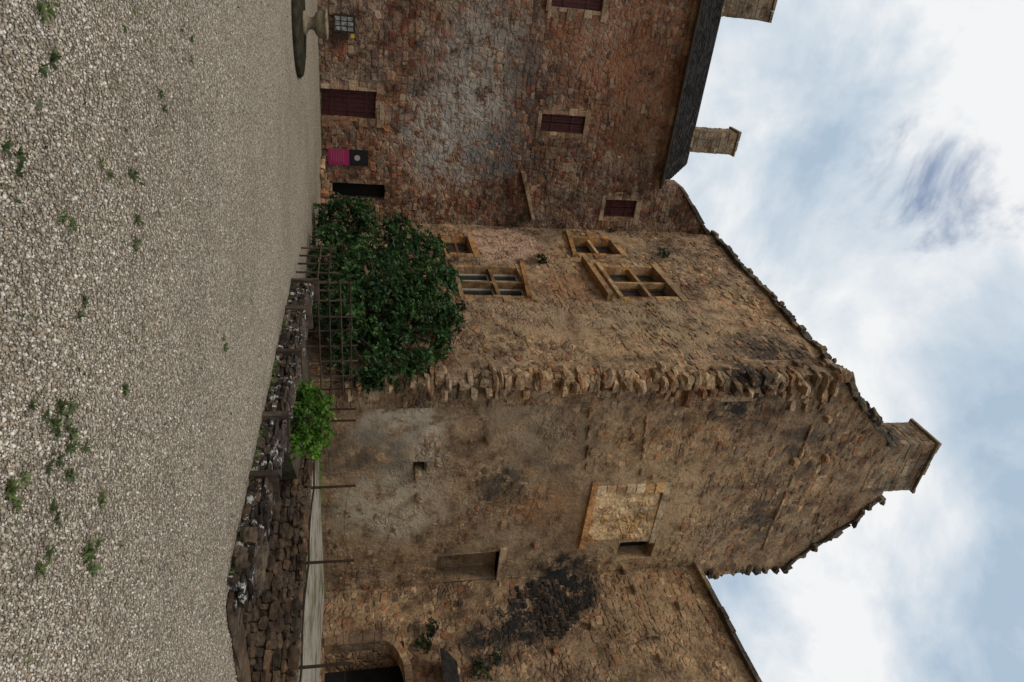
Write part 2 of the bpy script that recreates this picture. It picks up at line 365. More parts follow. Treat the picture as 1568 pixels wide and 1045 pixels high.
# ================================================================= HOUSE
house=empty('stone_house')
def topH(s): return 14.05 if s<2.35 else 15.0+(s-2.35)*.85
oDoor=H.rect(138,180,488,577); oDoor=(oDoor[0],oDoor[1],.02,oDoor[3])
oDark=H.rect(281,305,488,590); oDark=(oDark[0],oDark[1],.02,oDark[3])
oW1=H.rect(-30,14,845,925); oW2=H.rect(176,204,828,895); oW3=H.rect(306,333,925,973)
opsH=[oDoor,oDark,oW1,oW2,oW3]
extra=[(-12,-10.8,oW1[2],oW1[3]),(-12,-10.8,5,6.5)]
wallsurf('facade',H,-16,4.65,-.3,topH,opsH+extra,M_house,house)
stones('facade_stones',H,-9,4.4,.0,topH,opsH,S_house,house,-.32,seed=1,proud=.022,course=lambda s,z:.85 if z<3.4 else .3)
mb=MB()
for o in (oDoor,oW1,oW2,oW3): surround(mb,H,o,.16,.38,.34,sill=(o is not oDoor))
def ledge(mb,w,u0,v0,u1,v1,th=.16,pr=.22,m=0):
    a=w.on(u0,v0); b=w.on(u1,v1)
    c=[]
    for n in (-.1,pr):
        for (s,z),dz in ((a,-th/2),(b,-th/2),(b,th/2),(a,th/2)): c.append(w.P(s+R(-.02,.02),n,z+dz+R(-.02,.02)))
    mb.box8(c,m)
ledge(mb,H,225,845,243,843,.5,.04); ledge(mb,H,160,585,184,584,.14,.06); ledge(mb,H,262,800,334,815,.16,.3)
ledge(mb,H,250,870,262,869,.5,.05); ledge(mb,H,282,840,330,838,.14,.06)
mb.build('dressed_stones',S_dressH,house)
mb=MB(); coping(mb,H,-16,2.3,lambda s:13.83,-.05,.22,(.16,.2),(.5,.9),.01); mb.build('eaves_cornice',S_dressH,house)
mb=MB(); coping(mb,H,2.35,4.5,topH,-.95,.12); mb.build('parapet_coping',S_cope,house)
mb=MB(); ez=14.02; D=3.9; tn=.72
mb.quad(H.P(-16,.45,ez-.18),H.P(2.3,.45,ez-.18),H.P(2.3,-D,ez+(D)*tn-.12),H.P(-16,-D,ez+D*tn-.12))
mb.quad(H.P(-16,-2*D-.4,ez-.2),H.P(2.3,-2*D-.4,ez-.2),H.P(2.3,-D,ez+(D)*tn-.12),H.P(-16,-D,ez+D*tn-.12))
for r in range(17):
    n=.5-r*.26; z=ez-.2+(.5-n)*tn+.02
    if n-.26<-D: break
    s=-16+R(0,.2)
    while s<2.3:
        e=min(s+R(.18,.32),2.32); mb.box8([H.P(s,n+R(-.05,.05),z),H.P(e-.01,n+R(-.05,.05),z),H.P(e-.01,n-.4,z+.4*tn-.03),H.P(s,n-.4,z+.4*tn-.03),H.P(s,n,z+.035+R(0,.03)),H.P(e-.01,n,z+.035+R(0,.03)),H.P(e-.01,n-.4,z+.4*tn),H.P(s,n-.4,z+.4*tn)]); s=e
mb.build('slate_roof',M_roof,house)
mb=MB(); mb.quad(H.P(2.32,0,ez-.2),H.P(2.32,-D,ez+D*tn-.14),H.P(2.32,-2*D,ez-.2)); mb.quad(H.P(-16,0,ez-.2),H.P(-16,-D,ez+D*tn-.14),H.P(-16,-2*D,ez-.2))
for s in (-16,4.4): mb.quad(H.P(s,-.9,0),H.P(s,-2*D,0),H.P(s,-2*D,14),H.P(s,-.9,14))
mb.quad(H.P(-16,-2*D,-.3),H.P(4.4,-2*D,-.3),H.P(4.4,-2*D,ez-.2),H.P(-16,-2*D,ez-.2)); mb.build('back_walls',M_house,house)
mb=MB(); mb.tube(H.P(-16,.52,ez-.17),H.P(2.35,.52,ez-.17),.07); mb.build('gutter',M_iron,house)
def chimney(w,sc,nc,hw,hd,z0,z1,mat,par,name='chimney'):
    mb=MB(); z=z0
    mb.wbox(w,sc-hw+.02,sc+hw-.02,z0-1,z1-.02,nc-hd+.02,nc+hd-.02)
    while z<z1-.05:
        h=min(R(.16,.26),z1-z)
        for face in range(2):
            s=sc-hw
            while s<sc+hw-.02:
                e=min(s+R(.2,.45),sc+hw); 
                nn=(nc+hd-.3,nc+hd) if face==0 else (nc-hd,nc-hd+.3)
                mb.wbox(w,s+.006,e-.006,z+.006,z+h-.006,nn[0],nn[1]+R(-.015,.025),.014); s=e
        for sd in (-1,1):
            n=nc-hd
            while n<nc+hd-.02:
                e=min(n+R(.2,.45),nc+hd); x=sc+sd*hw
                mb.wbox(w,min(x,x-sd*.3)-(R(.0,.025) if sd<0 else 0),max(x,x-sd*.3)+(R(0,.025) if sd>0 else 0),z+.008,z+h-.008,n+.008,e-.008,.012); n=e
        z+=h
    s=sc-hw-.1
    while s<sc+hw+.05:
        e=min(s+R(.4,.7),sc+hw+.1); mb.wbox(w,s,e-.01,z1,z1+R(.07,.12),nc-hd-.1,nc+hd+R(.06,.12),.02); s=e
    return mb.build(name,mat,par)
S_chim=stonemat('chimney_stone',[(.28,.22,.15),(.20,.165,.12),(.32,.265,.19),(.24,.165,.10)],(.26,.21,.15),stain=.8)
ridge=ez+D*tn
def chimAt(u0,u1,vtop,n):
    w=Wall(H.P(0,n,0)[:2],H.D,H.N,1); a=w.on(u0,vtop); b=w.on(u1,vtop); return ((a[0]+b[0])/2,(b[0]-a[0])/2,(a[1]+b[1])/2)
c_=chimAt(200,238,1122,-D+.2); chimney(H,c_[0],-D,c_[1]*.85,.45,ridge-.6,c_[2],S_chim,house)
mb=MB(); mb.tube(H.P(c_[0]-.25,-D,c_[2]),H.P(c_[0]-.25,-D,c_[2]+.35),.09); mb.build('chimney_pot',M_iron,house)
c_=chimAt(-2,35,1176,-D+.2); chimney(H,c_[0],-D,c_[1]*.85,.45,ridge-.6,c_[2],S_chim,house)
def planks(mb,w,o,n,cnt,m=0,bars=2):
    a,b,c,d=o[:4]; p=(b-a)/cnt
    for i in range(cnt): mb.wbox(w,a+i*p+.006,a+(i+1)*p-.006,c+.01,d-.01,n-.03,n+R(0,.006),0,m)
    for i in range(bars):
        z=c+(d-c)*(i+.6)/(bars+.2); mb.wbox(w,a+.03,b-.03,z-.05,z+.05,n+.008,n+.035,0,m)
mb=MB(); planks(mb,H,oDoor,-.2,6,0,3); mb.wbox(H,oDoor[0]+.75*(oDoor[1]-oDoor[0]),oDoor[0]+.8*(oDoor[1]-oDoor[0]),1,1.15,-.17,-.12,0,1); mb.build('door',[M_red,M_iron],house)
for o in (oW1,oW2,oW3):
    mb=MB(); m=(o[0]+o[1])/2
    planks(mb,H,(o[0],m-.01,o[2],o[3]),-.14,3); planks(mb,H,(m+.01,o[1],o[2],o[3]),-.14,3); mb.build('shutters',M_red,house)
o=H.rect(228,252,503,564); nb=empty('information_sign')
M_mag=simple('magenta_print',(.30,.02,.085),(.36,.03,.11),30,.5,.001); M_blk=simple('black_print',(.012,.012,.013),(.02,.02,.02),20,.5,.001); M_wht=simple('pale_print',(.50,.40,.38),(.3,.22,.22),60,.5,.001)
mb=MB(); zm=(o[2]*.48+o[3]*.52); mb.wbox(H,o[0],o[1],o[2],zm,.10,.13,0,0); mb.wbox(H,o[0],o[1],zm,o[3],.10,.13,0,1)
cx=(o[0]+o[1])/2; cz=zm+.42*(o[3]-zm); b=[]
for i in range(20):
    t=i/20*2*math.pi; b.append(H.P(cx+.11*math.cos(t),.134,cz+.11*math.sin(t)))
mb.quad(*b,m=2)
for i in range(6): mb.wbox(H,o[0]+.06,o[1]-.06-R(0,.15),o[2]+.12+i*.09,o[2]+.127+i*.09,.131,.134,0,2)
for s in (o[0]+.06,o[1]-.06): mb.tube(H.P(s,.08,0),H.P(s,.08,o[3]),.02,m=3)
mb.build('panel',[M_mag,M_blk,M_wht,M_iron],nb)
nb=empty('notice_board'); o=H.rect(22,50,510,544)
M_photo=simple('printed_photo',(.05,.05,.05),(.36,.36,.35),9,.5,.001); M_yel=simple('yellow_label',(.50,.36,.02),(.55,.40,.04),5,.6,.001)
mb=MB(); mb.wbox(H,o[0],o[1],o[2],o[3],.08,.12,0,0)
cw=(o[1]-o[0]-.1)/3; ch=(o[3]-o[2]-.1)/3
for i in range(3):
    for j in range(3): mb.wbox(H,o[0]+.05+i*cw+.02,o[0]+.05+(i+1)*cw-.02,o[2]+.05+j*ch+.02,o[2]+.05+(j+1)*ch-.02,.12,.124,0,1)
mb.wbox(H,o[1]+.02,o[1]+.15,o[2]+.80*(o[3]-o[2]),o[3]-.03,.08,.1,0,2)
mb.wbox(H,o[1]+.02,o[1]+.22,o[2],o[2]+.7*(o[3]-o[2]),.08,.1,0,0)
for s in (o[0]+.08,o[1]-.08): mb.tube(H.P(s,.06,0),H.P(s,.06,o[3]),.025,m=0)
mb.build('panel',[M_iron,M_photo,M_yel],nb)

# ================================================================= CASTLE
castle=empty('castle_keep')
def topA(s): return 17.0-.11*s*1.0+.2*mn.noise(Vector((s*1.3,2,3)))
aS1=A.rect(362,388,683,720); aL1=A.rect(410,453,704,800); aS2=A.rect(367,389,876,942); aL2=A.rect(411,455,936,1018)
opsA=[aS1,aL1,aS2,aL2]
wallsurf('side_wall',A,-.2,11.81,-.3,topA,opsA,M_wallA,castle)
stones('side_wall_stones',A,.05,11.7,0,topA,opsA,S_A,castle,-.06,seed=3,proud=.02,course=lambda s,z:.25)
mb=MB()
for o in opsA: surround(mb,A,o,.2,.42,.32,.02)
ledge(mb,A,402,893,462,934,.2,.3)
ledge(mb,A,356,868,394,880,.16,.16); ledge(mb,A,400,797,458,810,.16,.1)
def crosswin(mb,o,w,mull=True,tr=.55,m0=0):
    a,b,c,d=o[:4]; m=(a+b)/2; q=.06
    if mull: mb.wbox(w,m-q,m+q,c,d,-.26,-.04,0,m0)
    z=c+(d-c)*tr; mb.wbox(w,a,b,z-q,z+q,-.262,-.042,0,m0)
for o in (aL1,aL2): crosswin(mb,o,A)
crosswin(mb,aS2,A,False,.5)
mb.build('window_surrounds',S_dress,castle)
for i,o in enumerate(opsA):
    mb=MB(); a,b,c,d=o[:4]; mb.wbox(A,a,b,c,d,-.36,-.33,0,0)
    ps=[(a,(a+b)/2-.06),((a+b)/2+.06,b)] if i in(1,3) else [(a,b)]
    hs=[(c,c+(d-c)*.55-.06),(c+(d-c)*.55+.06,d)] if i in(1,3) else [(c,(c+d)/2),((c+d)/2,d)]
    for x0,x1 in ps:
        for z0,z1 in hs:
            t=.045
            for q in ((x0,x0+t,z0,z1),(x1-t,x1,z0,z1),(x0+t,x1-t,z0,z0+t),(x0+t,x1-t,z1-t,z1),((x0+x1)/2-.02,(x0+x1)/2+.02,z0+t,z1-t)): mb.wbox(A,*q,-.33,-.28,0,1)
    mb.build('window',[M_glass,M_cream if i==1 else M_frame],castle)
mb=MB(); coping(mb,A,0,11.9,topA,-.95,.14,(.06,.18),(.2,.55)); 
for i in range(110):
    s=R(0,11.8); mb.rock(A.P(s,R(-.7,.12),topA(s)+R(.0,.16)),R(.06,.18),R(.06,.18),R(.04,.1),R(0,3))
mb.build('side_wall_coping',S_cope,castle)

gp=[(-.1,15.75),(1.0,16.85),(1.92,17.8),(2.83,18.8),(3.85,19.6),(4.95,19.5),(6.3,18.5),(7.5,17.35),(8.45,16.6)]
def topG(s):
    s_=min(max(s,gp[0][0]),gp[-1][0])
    for (a,b),(c,d) in zip(gp,gp[1:]):
        if s_<=c: return b+(d-b)*(s_-a)/(c-a)+.18*mn.noise(Vector((s*2.2,7,1)))
    return gp[-1][1]
gN=G.rect(848,889,668,762); gR=G.rect(828,856,946,1000)
gh=[G.rect(766,776,1008,1022),G.rect(706,720,632,650)]
opsG=[gN,gR]+gh
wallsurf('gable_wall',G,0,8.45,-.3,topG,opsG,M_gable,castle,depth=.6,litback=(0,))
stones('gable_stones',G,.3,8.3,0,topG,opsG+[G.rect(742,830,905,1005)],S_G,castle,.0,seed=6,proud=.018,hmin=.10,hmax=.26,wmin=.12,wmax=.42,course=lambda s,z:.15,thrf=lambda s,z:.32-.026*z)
mb=MB()
oB=G.rect(742,830,905,1005); a,b,c,d=oB
n=7; hh=(d-c)/n
for i in range(n):
    for sd in (0,1):
        L=R(.15,.4); x0,x1=(a,a+L) if sd==0 else (b-L,b)
        mb.stone(G,[(x0,c+i*hh+.01),(x1,c+i*hh+.01),(x1+R(-.05,.05),c+(i+1)*hh-.01),(x0,c+(i+1)*hh-.01)],-.1,.035+G.disp(x0,c)+R(0,.02),.015)
mb.stone(G,[(a-.2,c-.2),(b+.1,c-.2),(b+.1,c),(a-.2,c)],-.1,.12,.02); mb.stone(G,[(a,d),(b+.1,d),(b+.1,d+.2),(a,d+.22)],-.1,.06,.02)
mb.build('blocked_window_jambs',S_jamb,castle)
mb=MB()
mb.stone(G,[(gN[0]-.15,gN[3]),(gN[1]+.1,gN[3]),(gN[1]+.1,gN[3]+.22),(gN[0]-.15,gN[3]+.22)],-.4,.06,.02)
for (u,v) in ((700,1262),(705,1215),(560,1012),(690,905),(640,1265),(612,620),(672,745),(760,640),(722,640),(834,820),(870,955),(712,655)):
    s,z=G.on(u,v); mb.rock(G.P(s,.06,z),R(.1,.17),.16,R(.06,.1),math.radians(30))
for (u0,v0,u1,v1,nn) in ((615,1258,845,1165,26),(632,902,722,897,10),(640,990,735,980,8)):
    for i in range(nn):
        if R(0,1)<.3: continue
        t=i/nn; s,z=G.on(u0+(u1-u0)*t,v0+(v1-v0)*t)
        mb.rock(G.P(s,G.disp(s,z)+.01,z),R(.1,.2),R(.05,.1),R(.03,.05),math.radians(30),jit=.25)
mb.build('gable_dressed_stones',S_dressH,castle)
mb=MB()
nn=6
for i in range(nn):
    for j in range(nn):
        q=lambda x,y:G.P(a+.2+(b-a-.4)*x/nn,G.disp(a+.2+(b-a-.4)*x/nn,c+(d-c)*y/nn)+.03,c+(d-c)*y/nn)
        mb.quad(q(i,j),q(i+1,j),q(i+1,j+1),q(i,j+1))
mb.build('blocked_window_infill',M_infill,castle)
# torn corner: eroded edge of a vanished wall
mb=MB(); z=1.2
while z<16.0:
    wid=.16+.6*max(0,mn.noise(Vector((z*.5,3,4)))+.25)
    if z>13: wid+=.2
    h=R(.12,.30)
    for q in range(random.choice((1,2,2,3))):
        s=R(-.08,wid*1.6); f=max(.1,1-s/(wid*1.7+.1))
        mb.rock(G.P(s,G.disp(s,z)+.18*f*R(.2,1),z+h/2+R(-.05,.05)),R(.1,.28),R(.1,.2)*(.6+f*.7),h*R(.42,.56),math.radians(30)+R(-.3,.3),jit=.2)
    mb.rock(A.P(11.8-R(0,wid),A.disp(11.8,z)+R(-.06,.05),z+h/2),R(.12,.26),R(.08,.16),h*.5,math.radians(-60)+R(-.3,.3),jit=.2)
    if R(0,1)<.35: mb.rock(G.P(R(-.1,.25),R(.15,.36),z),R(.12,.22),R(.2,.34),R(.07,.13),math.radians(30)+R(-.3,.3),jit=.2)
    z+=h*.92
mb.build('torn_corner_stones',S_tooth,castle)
mb=MB()
coping(mb,G,-.1,2.75,topG,-.95,.12,(.06,.16),(.15,.4),.05); coping(mb,G,5.1,8.4,topG,-.95,.1,(.05,.2),(.15,.35),.08)
for i in range(160):
    s=random.choice((R(-.1,2.7),R(5.1,8.5))); mb.rock(G.P(s,R(-.7,.12),topG(s)+R(-.05,.18)),R(.06,.17),R(.06,.17),R(.04,.12),R(0,3),jit=.25)
z=12.8
while z<16.6:
    mb.rock(G.P(8.4+R(-.15,.12),R(-.4,.0),z),R(.1,.24),R(.2,.3),.11,.5,jit=.25); z+=.14
mb.build('gable_coping',S_cope,castle)
chimney(G,3.86,-.62,1.02,.62,18.4,20.55,S_chim,castle,'gable_chimney')
mb=MB()
Wr=Wall(pt(-27.05,18.45),D1,D2,3); mb.wbox(Wr,0,11.0,-.3,15.5,-.9,0,.05); mb.build('rear_wall',M_gable,castle)

# ================================================================= CURTAIN WALL B
cur=empty('castle_curtain_wall')
def topB(s): return 12.95
bO=B.rect(985,1110,500,622); bO=(bO[0],bO[1],.45,bO[3])
wallsurf('wall_face',B,0,12,-.3,topB,[bO],M_wallB,cur,depth=1.2,thick=1.25)
stones('wall_stones',B,.02,9,0,topB,[bO],S_B,cur,-.02,seed=9,proud=.022,course=lambda s,z:.3)
mb=MB(); coping(mb,B,0,12,topB,-1.2,.22,(.06,.1),(.4,.9),.012); mb.build('wall_coping',S_cope,cur)
# exposed soot-blackened brickwork
mb=MB(); s0_,z0_=B.on(925,835)
for r in range(-9,10):
    z=z0_+r*.14
    for q in range(-7,8):
        s=s0_+q*.25+(r%2)*.12
        e=((s-s0_)/1.15)**2+((z-z0_)/1.0)**2+.9*mn.noise(Vector((s*1.3,z*1.3,2)))
        if e<.75 and s>.05 and R(0,1)<.88:
            mb.wbox(B,s,s+.20,z,z+.10,-.05,B.disp(s,z)+R(.02,.07),.012)
mb.build('blackened_brickwork',S_brick,cur)
mb=MB(); r=(bO[1]-bO[0])/2; cx=(bO[0]+bO[1])/2; zt=bO[3]-.02
for i in range(17):
    t0=math.pi*i/17; t1=math.pi*(i+1)/17; q=.62; o_=R(1.1,1.17); n1=R(.02,.08)
    mb.box8([B.P(cx+r*math.cos(t)*rr,n,zt-q+q*math.sin(t)*(1 if rr==1 else 1.35)) for n in (-.5,n1) for t,rr in ((t0,1),(t1,1),(t1,o_),(t0,o_))])
for sd in (0,1):
    z=.45
    while z<zt-.62:
        h=R(.25,.4); x=bO[0] if sd==0 else bO[1]; L=R(.25,.45); x0,x1=(x-L,x+.01) if sd==0 else (x-.01,x+L)
        mb.stone(B,[(x0,z),(x1,z),(x1,z+h-.01),(x0,z+h-.01)],-.3,.06,.015); z+=h
for (u,v) in ((905,970),(925,705),(960,905),(1000,850),(985,650),(1010,1010),(930,1040)):
    s,z=B.on(u,v); mb.rock(B.P(s,.05,z),R(.1,.18),.16,R(.05,.09),-1)
mb.build('arch_stones',S_B,cur)
mb=MB(); s,z=B.on(1015,690); mb.box8([B.P(s,0,z+.1),B.P(s+1.6,0,z+.1),B.P(s+1.6,.7,z-.35),B.P(s,.7,z-.35),B.P(s,0,z+.2),B.P(s+1.6,0,z+.2),B.P(s+1.6,.7,z-.25),B.P(s,.7,z-.25)]); mb.build('canopy_slab',M_roof,cur)

# ================================================================= GROUND
def gp3(a,b,z): p=pt(a,b); return (p[0],p[1],z)
mb=MB()
A0,A1,B0,B1=-14.5,-6.2,7.05,12.4
As=[-400,-60,A0,A1,0,60,300]; Bs=[-300,-60,B0,B1,60,400]
for i in range(len(As)-1):
    for j in range(len(Bs)-1):
        if As[i]==A0 and Bs[j]==B0: continue
        mb.quad(gp3(As[i],Bs[j],0),gp3(As[i+1],Bs[j],0),gp3(As[i+1],Bs[j+1],0),gp3(As[i],Bs[j+1],0))
mb.build('ground',M_ground)
mb=MB(); mb.quad(gp3(A0-.0,B0,-1.6),gp3(A1,B0,-1.6),gp3(A1,B1,-1.6),gp3(A0,B1,-1.6)); mb.build('sunken_floor',M_soil)
mb=MB(); TZ=.38
S0=(-15.2,10.1); S1=(-6.2,11.65)
mb.quad(gp3(*S0,TZ),gp3(*S1,TZ),gp3(-3,12.2,TZ),gp3(-3,17.9,TZ),gp3(-15.24,17.9,TZ)); 
mb.quad(gp3(-3,12.2,0),gp3(-3,17.9,0),gp3(-3,17.9,TZ),gp3(-3,12.2,TZ))
mb.build('terrace',M_terr)
mb=MB()
mb.quad(gp3(-14.6,7.0,.12),gp3(-11.6,7.0,.12),gp3(-11.4,9.0,.05),gp3(-12.2,10.6,.15),gp3(-15.2,10.05,.3)); 
mb.quad(gp3(-11.6,7.0,.12),gp3(-11.4,9.0,.05),gp3(-12.2,10.6,.15),gp3(-12.2,10.6,-1.6),gp3(-11.0,9.0,-1.6),gp3(-11.2,7,-1.6))
mb.build('planting_bed',M_soil)

def drywall(W,L,z0,topf,th,hs=(.07,.16),ls=(.12,.38),both=True):
    mb=MB(); mb.wbox(W,0.03,L-.03,z0,topf(L)-.1,-th+.05,-.05,0,1); da=math.atan2(W.D[1],W.D[0])
    for n0,n1 in ((-.16,0),(-th,-th+.16)) if both else ((-.16,0),):
        z=z0
        while True:
            h=R(*hs); s=0; done=True
            while s<L:
                l=R(*ls); 
                if z<topf(s)-.05:
                    done=False
                    mb.rock(W.P(s+l/2,(n0+n1)/2+R(-.03,.03),z+h/2+R(-.015,.015)),l*.52,.11,h*.55,da+R(-.12,.12),0,.2)
                s+=l
            z+=h
            if done: break
    s=0
    while s<L:
        l=R(.15,.4); mb.rock(W.P(s+l/2,-th/2+R(-.05,.05),topf(s)+R(-.03,.02)),l*.55,th*R(.42,.56),R(.03,.07),da+R(-.2,.2),0,.22)
        for q in range(2): mb.rock(W.P(s+R(0,.3),-R(0,th),topf(s)+R(.0,.07)),R(.05,.13),R(.05,.12),R(.02,.05),R(0,3),0,.25)
        s+=l
    return mb
lw=empty('low_stone_wall')
F=Wall(pt(A0,6.85),D1,(-D2[0],-D2[1]),2)
mb=drywall(F,8.35,0,lambda s:.42-.022*s,.38,(.05,.12),(.10,.34)); mb.build('stones',[S_low,M_low],lw)
mb=MB()
for s,t in ((0,.56),(1.35,.5),(3.1,.44),(5.1,.38),(6.55,.36)):
    mb.wbox(F,s-.06,s+.06,-.02,t,-.1,.08,.012); mb.wbox(F,s-.055,s+.055,t-.07,t+.03,-.42,.09,.012)
mb.build('timber_posts',M_wood,lw)
mb=MB(); mb.wbox(F,7.75,8.33,0,.30,-.4,.0,.02); 
for i in range(30): mb.rock(F.P(7.7+R(0,.6),R(-.4,.03),R(.03,.36)),R(.1,.2),R(.08,.14),R(.05,.09),R(0,3),0,.2)
mb.build('end_pier',S_ret,lw)
rw=empty('retaining_wall')
p0=pt(*S0); p1=pt(*S1); L=math.dist(p0,p1); d=((p1[0]-p0[0])/L,(p1[1]-p0[1])/L); nS=(d[1],-d[0])
if nS[0]*D2[0]+nS[1]*D2[1]>0: nS=(-nS[0],-nS[1])
S=Wall(p0,d,nS,5)
mb=drywall(S,L+3,-1.6,lambda s:TZ-.02,.40,(.08,.2),(.12,.45),False); mb.build('stones',[S_ret,M_low],rw)
mb=MB()
E=Wall(pt(A1,B0),D2,(-D1[0],-D1[1]),5)
mb.wbox(E,-.3,5.4,-1.6,-.02,-.4,0,.0,1); 
for zz in np.arange(-1.5,-.1,.2):
    s=-.3
    while s<5.4:
        l=R(.2,.5); mb.rock(E.P(s+l/2,0,zz),l*.52,.12,.11,math.atan2(D2[1],D2[0]),0); s+=l
s=-.1
while s<5.4:
    l=R(.5,.9); mb.rock(E.P(s+l/2,-.1,.02),l*.52,.26,.05,math.atan2(D2[1],D2[0])+R(-.05,.05),0); s+=l
FE=Wall(pt(A0,B0),D1,D2,5); mb.wbox(FE,0,8.3,-1.6,-.02,-.3,0,0,1)
mb.build('sunken_area_sides',[S_ret,M_low],rw)
mb=MB()
for i in range(7): mb.wbox(E,.5,2.0,-1.6,-.2-.2*i,.1+.3*i,.42+.3*i,.015)
mb.build('stone_steps',S_ret)

wf=empty('wire_fence'); mb=MB(); tops=[]
for (u,v0) in ((622,484),(640,482),(742,476),(857,466),(1018,455)):
    s,z=S.on(u,v0)
    mb.tube(S.P(s,-.12,TZ-.1),S.P(s+R(-.02,.02),-.12,TZ+1.02),.032,.028); tops.append(s)
tops+= [L+1.6]; mb.tube(S.P(L+1.6,-.12,TZ-.1),S.P(L+1.6,-.12,TZ+1),.03)
tops.sort()
for hz in (.12,.5,.9):
    for a,b in zip(tops,tops[1:]):
        n=6; pp=[S.P(a+(b-a)*i/n,-.12,TZ+hz-.10*math.sin(math.pi*i/n)*(1 if hz>.4 else .4)) for i in range(n+1)]
        for q,r in zip(pp,pp[1:]): mb.tube(q,r,.022 if hz<.2 else .004,n=5)
mb.build('posts_and_wires',M_iron,wf)
tf=empty('wooden_fence'); W=Wall(pt(-14.75,7.0),D2,D1,2); mb=MB()
for i in range(8):
    s=i*.42; mb.tube(W.P(s,0,0),W.P(s+R(-.05,.05),R(-.03,.03),R(1.15,1.5)),.028,.022)
for hz in (.55,.8,1.05,1.28): mb.tube(W.P(-.1,.04,hz),W.P(3.1,.04,hz+R(-.06,.06)),.02,.018)
mb.build('rails_and_pales',M_wood,tf)
W2=Wall(pt(-14.6,7.1),D1,(-D2[0],-D2[1]),2); mb=MB()
for i in range(6): mb.tube(W2.P(-i*.5,0,0),W2.P(-i*.5+R(-.04,.04),0,R(.7,1.0)),.025)
for hz in (.5,.75): mb.tube(W2.P(-2.7,.03,hz),W2.P(.1,.03,hz+.03),.018)
mb.build('return_rails',M_wood,tf)
mb=MB()
for i in range(110):
    s=oDark[1]+.3+random.gauss(0,.75); n=R(.1,1.6); z=max(.05,(1.0-abs(s-oDark[1]-.4)*.6)*R(0,1)*(1.2-n*.5))
    mb.rock(H.P(s,n,z),R(.1,.26),R(.1,.24),R(.07,.16),R(0,3),0,.22)
mb.build('rubble_heap',S_B)
ur=empty('stone_urn'); cu=(-7.7,17.2); mb=MB()
def lathe(mb,c,prof,n=28,m=0):
    b=len(mb.v)
    for r,z in prof:
        for i in range(n):
            t=2*math.pi*i/n; q=1+.02*mn.noise(Vector((math.cos(t)*3,math.sin(t)*3,z*4))); mb.v.append((c[0]+r*q*math.cos(t),c[1]+r*q*math.sin(t),z))
    for j in range(len(prof)-1):
        for i in range(n): mb.f.append((b+j*n+i,b+j*n+(i+1)%n,b+(j+1)*n+(i+1)%n,b+(j+1)*n+i)); mb.mi.append(m)
    mb.f.append(tuple(b+(len(prof)-1)*n+i for i in range(n))); mb.mi.append(m)
lathe(mb,cu,[(1.25,-.02),(1.28,.05),(1.2,.12),(1.0,.15),(.4,.17)],m=1)
lathe(mb,(cu[0],cu[1]),[(.27,.15),(.27,.22),(.17,.27),(.13,.34),(.15,.4),(.26,.46),(.3,.56),(.31,.66),(.35,.68),(.35,.72),(.28,.73),(.24,.66)])
mb.build('urn_and_plinth',[simple('urn_stone',(.14,.105,.06),(.27,.215,.135),7,.9,.01),simple('plinth_dark',(.02,.017,.012),(.05,.042,.026),5,.95,.02,spec=.03)],ur,True)

# ================================================================= PEBBLES
N=120000
y=3.0*np.exp(rng.random(N)*math.log(13/3.0)); x=(rng.random(N)-.5)*1.5*y
aa=x*D1[0]+y*D1[1]; bb=x*D2[0]+y*D2[1]
ok=~((bb>B0-.5)&(aa<A1+.1)); x=x[ok]; y=y[ok]; N=len(x)
r=rng.uniform(.006,.012,N)*rng.choice([.8,1,1.6],N,p=[.5,.40,.10])
base=np.array([[1,0,0],[0,1,0],[-1,0,0],[0,-1,0],[0,0,1],[0,0,-.4]],float)
V=base[None]*rng.uniform(.7,1.3,(N,6,1))*r[:,None,None]; V[:,:,2]*=.75
th=rng.random(N)*6.28; cc,ss=np.cos(th)[:,None],np.sin(th)[:,None]
VX=V[:,:,0]*cc-V[:,:,1]*ss+x[:,None]; VY=V[:,:,0]*ss+V[:,:,1]*cc+y[:,None]; VZ=V[:,:,2]+.004
V=np.stack([VX,VY,VZ],2).reshape(-1,3)
f=np.array([[0,1,4],[1,2,4],[2,3,4],[3,0,4],[1,0,5],[2,1,5],[3,2,5],[0,3,5]])
F_=(f[None]+6*np.arange(N)[:,None,None]).reshape(-1,3)
npmesh('gravel',V,F_,M_peb,None,3)

